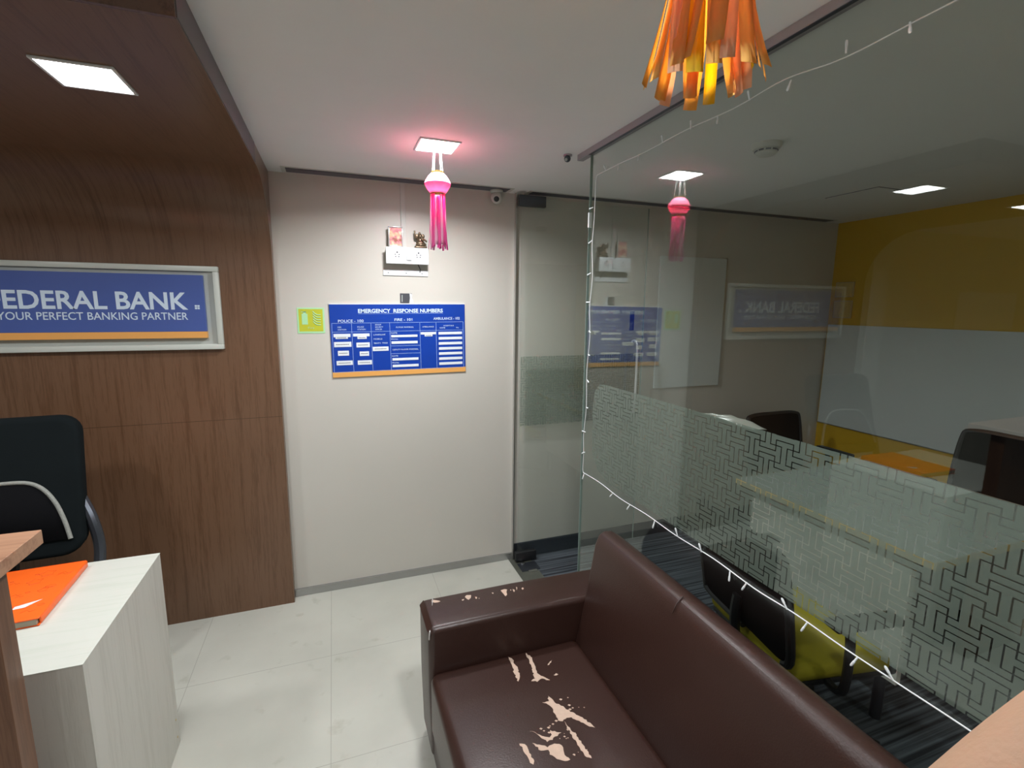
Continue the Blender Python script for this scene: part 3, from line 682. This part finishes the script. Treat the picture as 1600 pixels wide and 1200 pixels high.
o = obj('frayed_edge', prism(new_bm(), [(.357, 1.618), (.361, 1.618), (.362, 1.655), (.358, 1.656)], 1, YB-.0048, YB-.0041), 'signback', tp, smooth=False)

# ------------------------------------------------------------------ small ceiling fittings
cc = thing('security_camera', 'white dome security camera in the corner beside the glass door', 'security camera', (.885, YB-.045, CH))
obj('base', lathe(new_bm(), [(.036, 0), (.036, -.010), (.030, -.016)], 28), 'offwhite', cc)
b = ball(new_bm(), (0, 0, -.040), .032, (1, 1, 1.05), 28); obj('eyeball', b, 'offwhite', cc, angle=60)
d = Vector((-.30, -.86, -.42)).normalized(); M = Vector((0, 0, 1)).rotation_difference(d).to_matrix().to_4x4()
b = bmesh.new(); lathe(b, [(.019, .024), (.0205, .029), (.018, .031), (.0145, .030)], 24, cap=False); bmesh.ops.transform(b, matrix=Matrix.Translation((0, 0, -.040)) @ M, verts=b.verts[:]); obj('lens_ring', b, 'offwhite', cc)
b = bmesh.new(); lathe(b, [(.0150, .026), (.0150, .0305), (.008, .0325)], 24); bmesh.ops.transform(b, matrix=Matrix.Translation((0, 0, -.040)) @ M, verts=b.verts[:]); obj('lens', b, 'black', cc)
ss = thing('motion_sensor', 'small grey ceiling sensor beside the end of the glass top rail', 'sensor', (.965, 1.985, CH))
obj('base', lathe(new_bm(), [(.018, 0), (.018, -.006)], 20), 'rail', ss); obj('head', ball(new_bm(), (-.004, -.006, -.018), .014, (1, 1, 1), 18), 'darksteel', ss)
obj('lens', ball(new_bm(), (-.012, -.012, -.023), .0065), 'signback', ss)
sm = thing('smoke_detector', 'round white smoke detector on the ceiling behind the glass', 'smoke detector', (1.625, 1.575, CH))
obj('base', lathe(new_bm(), [(.055, 0), (.055, -.010), (.048, -.020)], 36), 'offwhite', sm)
obj('cap', lathe(new_bm(), [(.040, -.018), (.040, -.034), (.030, -.042), (.008, -.044)], 36), 'offwhite', sm)
b = new_bm()
for k in range(10):
    a0 = 2*PI*k/10+.08; a1 = a0+.46; P = [(.0405*math.cos(a0+(a1-a0)*i/5), .0405*math.sin(a0+(a1-a0)*i/5), -.027) for i in range(6)]; tube(b, P, .0028, 6)
obj('slots', b, 'ventdark', sm)
ha = thing('ceiling_hatch', 'square access hatch slightly ajar in the ceiling behind the glass', 'hatch', (2.86, 2.02, CH))
b = new_bm()
for q in ((-.15, .15, -.15, -.146), (-.15, .15, .146, .15), (-.15, -.146, -.146, .146), (.146, .15, -.146, .146)): box(b, *q, -.002, .0)
obj('gap', b, 'ventdark', ha); obj('panel', B(-.145, .145, -.145, .145, -.004, 0), 'ceil', ha)

# ------------------------------------------------------------------ reception counter, white desk, folder
rc = thing('reception_counter', 'raised walnut reception counter cut by the left edge', 'counter', (-.66, 1.25, 0))
obj('worktop', B(-1.5, .030, -.35, .068, 1.068, 1.100, .0012, 1), 'countertop', rc)
obj('front_panel', B(-1.5, -.003, -.055, -.004, 0, 1.068, .0008, 1), 'counter', rc)
dk = thing('side_desk', 'low white laminate desk unit behind the walnut counter', 'desk', (-.60, 1.335, 0))
obj('pedestal', B(-.335, 0, 0, .565, .0, .7425, .0004, 1), 'whitelam', dk); obj('front_panel', B(-.75, -.335, 0, .018, .0, .7425), 'whitelam', dk); obj('desk_top', B(-.751, .0008, -.0008, .566, .7425, .745, .0004, 1), 'whitetop', dk)
for x, z in ((.0006, .04), (.0006, .11)):
    obj('screw_cover', lathe(new_bm(), [(.004, -.001), (.004, .001)], 10, (-.0, 0, 0)), 'tedge', dk, loc=(.0, .54, z)).rotation_euler = (0, PI/2, 0)
# a second stretch of desk beyond the frame
fo = thing('orange_folder', 'bright orange printed book lying on the white desk', 'book', (-.786, 1.545, .7455))
FA = math.radians(-4)
fo.rotation_euler = (0, 0, math.radians(3))
obj('cover', B(-.24, .012, .0, .325, .0195, .0225, .003, 2), 'orange_cover', fo); obj('back_cover', B(-.24, .012, .0, .325, 0, .003, .001, 1), 'orange_cover', fo)
obj('page_block', B(-.235, .006, .002, .318, .003, .0195), 'pages', fo)
obj('spine', B(.008, .014, .010, .325, .001, .0215, .003, 2), 'orange_cover', fo)
b = new_bm(); R = random.Random(4)
for k in range(26):
    x, y, q = R.uniform(-.2, -.01), R.uniform(.02, .30), R.uniform(.004, .014)
    if k % 3 == 0: P = [(x+q*math.cos(2*PI*i/14), y+q*.6*math.sin(2*PI*i/14), .02265) for i in range(14)]; tube(b, P, .0005, 4, closed=True)
    elif k % 3 == 1: P = [(x+q*(1+.6*(i % 2))*math.cos(2*PI*i/10), y+q*(1+.6*(i % 2))*math.sin(2*PI*i/10), .02265) for i in range(10)]; tube(b, P, .0005, 4, closed=True)
    else: tube(b, curve_pts([(x-q, y, .02265), (x, y+q, .02265), (x+q, y, .02265), (x+2*q, y+q*.6, .02265)], 4), .0005, 4)
obj('printed_doodles', b, 'doodle', fo)
b = new_bm(); prism(b, [(-.07, .085), (-.018, .105), (-.045, .072), (-.07, .07)], 2, .0226, .0231); obj('sticker', b, 'white', fo, smooth=False)

# ------------------------------------------------------------------ high-back office chair (left)
def rpad(w, h, t, r, n=6, bow=.0):
    """rounded upholstered pad in XZ, thickness along Y"""
    b = new_bm(); pts = []
    for cx, cz, a0 in ((w/2-r, h-r, 0), (-w/2+r, h-r, PI/2), (-w/2+r, r, PI), (w/2-r, r, 3*PI/2)):
        for k in range(n+1): a = a0+PI/2*k/n; pts.append((cx+r*math.cos(a), cz+r*math.sin(a)))
    prism(b, pts, 1, -t/2, t/2, min(t*.4, .02), 4)
    return b
oc = thing('office_chair', 'black high-back office chair with grey piping behind the white desk', 'office chair', (-1.225, 2.17, 0), math.radians(4))
b = rpad(.52, .53, .07, .07)
for v in b.verts:
    v.co.x *= 1+.05*(1-v.co.z/.56); v.co.z += .622
    v.co.y += .14*((v.co.z-.635)/.56)-.0+.22*v.co.x**2*-1*-.6
obj('backrest', b, 'fabric', oc, loc=(0, .10, 0), angle=60)
P = [(-.235, -.0, .69), (-.205, -.0, .78), (-.17, -.0, .86), (-.12, 0, .905), (-.05, 0, .918), (.04, 0, .922), (.11, 0, .915), (.155, 0, .885), (.19, 0, .83), (.215, 0, .76), (.232, 0, .69)]
def ysurf(x, z): return .10-.037+.14*((z-.635)/.56)+.22*x*x*.6
P = [(x, ysurf(x, z)-.004, z) for x, y, z in P]
obj('piping', tube(new_bm(), curve_pts(P, 5), .0075, 10), 'piping', oc)
pts = curve_pts(P, 4); b = new_bm()
lum = [(p.x, p.z) for p in pts]; c = [b.verts.new((x, ysurf(x, z)-.006, z)) for x, z in lum]; f = b.faces.new(c); bmesh.ops.triangulate(b, faces=[f])
lm = obj('lumbar_mesh', b, 'mesh', oc); m = lm.modifiers.new('s', 'SOLIDIFY'); m.thickness = .006
obj('seat', B(-.26, .26, -.42, .10, .44, .54, .035, 4), 'fabric', oc)
for sx in (-1, 1):
    b = new_bm(); x = sx*.285
    tube(b, curve_pts([(sx*.25, .04, .50), (x+sx*.01, .08, .52), (x+sx*.02, .12, .62), (x, .14, .74), (sx*.25, .17, .82)], 5), .020, 10); obj('side_bracket', b, 'darksteel', oc)
obj('back_bracket', tube(new_bm(), curve_pts([(0, .02, .46), (0, .16, .48), (0, .20, .60), (0, .20, .75)], 5), .022, 10), 'black', oc)
def star_base(parent, y=-.16, m='black'):
    obj('gas_post', lathe(new_bm(), [(.03, .07), (.03, .25), (.018, .25), (.018, .45)], 20, (0, y, 0)), 'darksteel', parent)
    for k in range(5):
        a = 2*PI*k/5+.3; b = new_bm(); p0 = Vector((0, y, .10)); p1 = Vector((.28*math.cos(a), y+.28*math.sin(a), .075)); tube(b, [p0, (p0+p1)/2+Vector((0, 0, .005)), p1], .02, 8, rs=[.026, .02, .014]); leg = obj('base_leg', b, m, parent)
        b = new_bm(); ball(b, p1+Vector((0, 0, -.046)), .029, (.8, .8, 1), 14); obj('caster', b, 'black', leg)
star_base(oc)

# ------------------------------------------------------------------ cabin behind the glass
tb = thing('meeting_table', 'pale grey table with beige edge inside the glass cabin', 'table', (1.885, .955, 0))
obj('table_top', B(.003, .94, .003, .885, .725, .751), 'tabletop', tb)
b = new_bm()
for q in ((0, .943, 0, .003), (0, .943, .885, .888), (0, .003, .003, .885), (.94, .943, .003, .885)): box(b, *q, .725, .751)
obj('edge_band', b, 'tedge', tb)
obj('side_panel', B(.06, .085, .10, .83, .19, .725), 'whitelam', tb); obj('side_panel', B(.86, .885, .10, .83, .19, .725), 'whitelam', tb)
for x_ in (.072, .872):
    for y_ in (.16, .77): obj('leg', lathe(new_bm(), [(.02, 0), (.02, .19)], 14, (x_, y_, 0)), 'darksteel', tb)
obj('modesty_panel', B(.085, .86, .70, .72, .25, .725), 'whitelam', tb)

def cabin_chair(label, x, y, rz, seat='yseat', top=.90):
    t = thing('swivel_chair', label, 'swivel chair', (x, y, 0), rz, 'black and yellow swivel chairs in the glass cabin')
    # faces -Y; back at +Y
    b = rpad(.46, .38, .018, .05)
    for v in b.verts: v.co.z += top-.38; v.co.y += .21+.06*((v.co.z-(top-.38))/.38)
    obj('mesh_back', b, 'mesh', t, angle=60)
    b = new_bm(); w, z0, z1 = .235, top-.385, top
    P = curve_pts([(-w+.03, .21, z0), (-w, .215, z0+.05), (-w, .26, z1-.06), (-w+.04, .272, z1-.006), (0, .274, z1), (w-.04, .272, z1-.006), (w, .26, z1-.06), (w, .215, z0+.05), (w-.03, .21, z0), (0, .206, z0-.004)], 5)
    tube(b, P, .014, 10, closed=False); obj('back_frame', b, 'black', t)
    obj('seat_pad', B(-.225, .225, -.19, .20, .415, .475, .028, 4), seat, t); obj('seat_shell', B(-.215, .215, -.22, .19, .395, .420, .01, 2), 'black', t)
    obj('back_stem', tube(new_bm(), curve_pts([(0, .10, .40), (0, .22, .42), (0, .245, .52), (0, .24, .60)], 5), .018, 10), 'black', t)
    for sx in (-1, 1):
        b = new_bm(); X = sx*.27; tube(b, curve_pts([(sx*.20, .05, .41), (X, .05, .42), (X+sx*.01, .05, .56), (X, .05, .64)], 5), .014, 10); obj('arm_support', b, 'black', t)
        obj('arm_pad', B(X-.03, X+.03, -.12, .12, .64, .665, .01, 3), 'black', t)
    star_base(t, -.02)
    return t
cabin_chair('black mesh chair at the far side of the cabin table, near the back wall', 2.87, 2.25, 0, 'fabric', .875)
cabin_chair('black mesh chair by the marker board, cut by the right edge', 3.02, 1.40, -PI/2, 'fabric', .95)
cabin_chair('yellow-seated black chair just behind the glass partition, seen below the frosted band', 1.54, 1.18, math.radians(80), 'yseat', .87)

wb = thing('marker_board', 'white marker board on the beige wall behind the glass', 'marker board', (2.02, YB, 1.06))
obj('board', B(0, .540, -.012, 0, 0, .873), 'whiteboard', wb); obj('board_rim', B(.540, .546, -.014, 0, -.004, .877), 'chrome', wb)
wy = thing('marker_board', 'large white marker board on the mustard wall', 'marker board', (XY-.003, .2, .722))
obj('board', B(-.012, 0, 0, 2.535, 0, .762), 'whiteboard', wy); obj('board_rim', B(-.014, 0, 0, 2.535, -.006, 0), 'chrome', wy)
for z0, z1, lb in ((1.69, 1.80, 'upper of the two small framed notices on the mustard wall'), (1.535, 1.665, 'lower of the two small framed notices on the mustard wall')):
    t = thing('framed_notice', lb, 'notice', (XY, 2.57, z0), 0, 'framed notices on the mustard wall')
    obj('frame', B(-.012, 0, 0, .14, 0, z1-z0, .001, 1), 'tedge', t); obj('sheet', B(-.0135, -.0118, .008, .132, .008, z1-z0-.008), mat('yellowed_paper', (.62, .44, .14), .6, var=.15, vscale=60), t)
t = thing('notice', 'pale notice panel on the back wall left of the wooden panelling', 'notice', (-3.95, YB, 1.43)); obj('sheet', B(0, .85, -.01, 0, 0, .33), 'paperlab', t); obj('rim', B(-.01, .86, -.008, 0, -.01, .34), 'offwhite', t)

# ------------------------------------------------------------------ the photographer's hand (fingertip at the lower right)
def C(x, y, d): return Vector((0, 0, HC))+RT*x+UP*y+fw*d
def px3(px, py, d): return C((px-800)/F*d, -(py-600)/F*d, d)
hd = thing('person', 'bare finger of a person at the lower right corner, close to the viewer', 'person', tuple(C(.16, -.10, .0)))
hd.location = (0, 0, 0)
def skin_mesh(chains, name, m, parent):
    """chains: list of lists of (point, radius); first point of each later chain is an index into the vertex list"""
    me = bpy.data.meshes.new(name); V, E, Rr = [], [], []
    for ch in chains:
        prev = None
        for it in ch:
            if isinstance(it, int): prev = it; continue
            V.append(tuple(it[0])); Rr.append(it[1])
            if prev is not None: E.append((prev, len(V)-1))
            prev = len(V)-1
    me.from_pydata(V, E, []); o = bpy.data.objects.new(name, me); COL.objects.link(o); o.parent = parent; me.materials.append(MW[m])
    sk = o.modifiers.new('skin', 'SKIN'); sk.use_smooth_shade = True
    for i, r in enumerate(Rr): me.skin_vertices[0].data[i].radius = (r, r)
    me.skin_vertices[0].data[0].use_root = True
    su = o.modifiers.new('sub', 'SUBSURF'); su.levels = 2; su.render_levels = 3
    return o
dI = .046
tip, mid, kn = px3(1468, 1486, dI), px3(1788, 1246, dI), px3(2026, 1095, dI*1.0)
palm = C(.125, -.055, .030)
chains = [[(C(.215, -.16, -.03), .030), (C(.175, -.115, -.005), .027), (C(.150, -.085, .012), .026), (palm, .022)],          # wrist to palm
          [3, (C(.125, -.030, .046), .0115), (kn, .0112), (mid, .0110), (tip, .0098)],                                       # index
          [3, (C(.108, -.052, .052), .0115), (C(.080, -.052, .062), .0105), (C(.066, -.068, .060), .0095), (C(.060, -.080, .054), .0085)],
          [2, (C(.112, -.072, .050), .0112), (C(.086, -.075, .062), .0100), (C(.074, -.090, .058), .0090), (C(.070, -.100, .050), .0080)],
          [2, (C(.118, -.092, .044), .0100), (C(.098, -.100, .054), .0088), (C(.088, -.112, .050), .0078), (C(.084, -.120, .044), .0070)],
          [1, (C(.145, -.070, -.020), .014), (C(.118, -.045, -.022), .0115), (C(.098, -.030, -.012), .0098)]]                   # thumb
skin_mesh(chains, 'hand', 'skin', hd)
b = new_bm(); tube(b, [C(.205, -.15, -.022), C(.30, -.27, -.10), C(.42, -.45, -.20)], .04, 20, rs=[.040, .048, .056]); obj('sleeve', b, 'sleeve', hd)
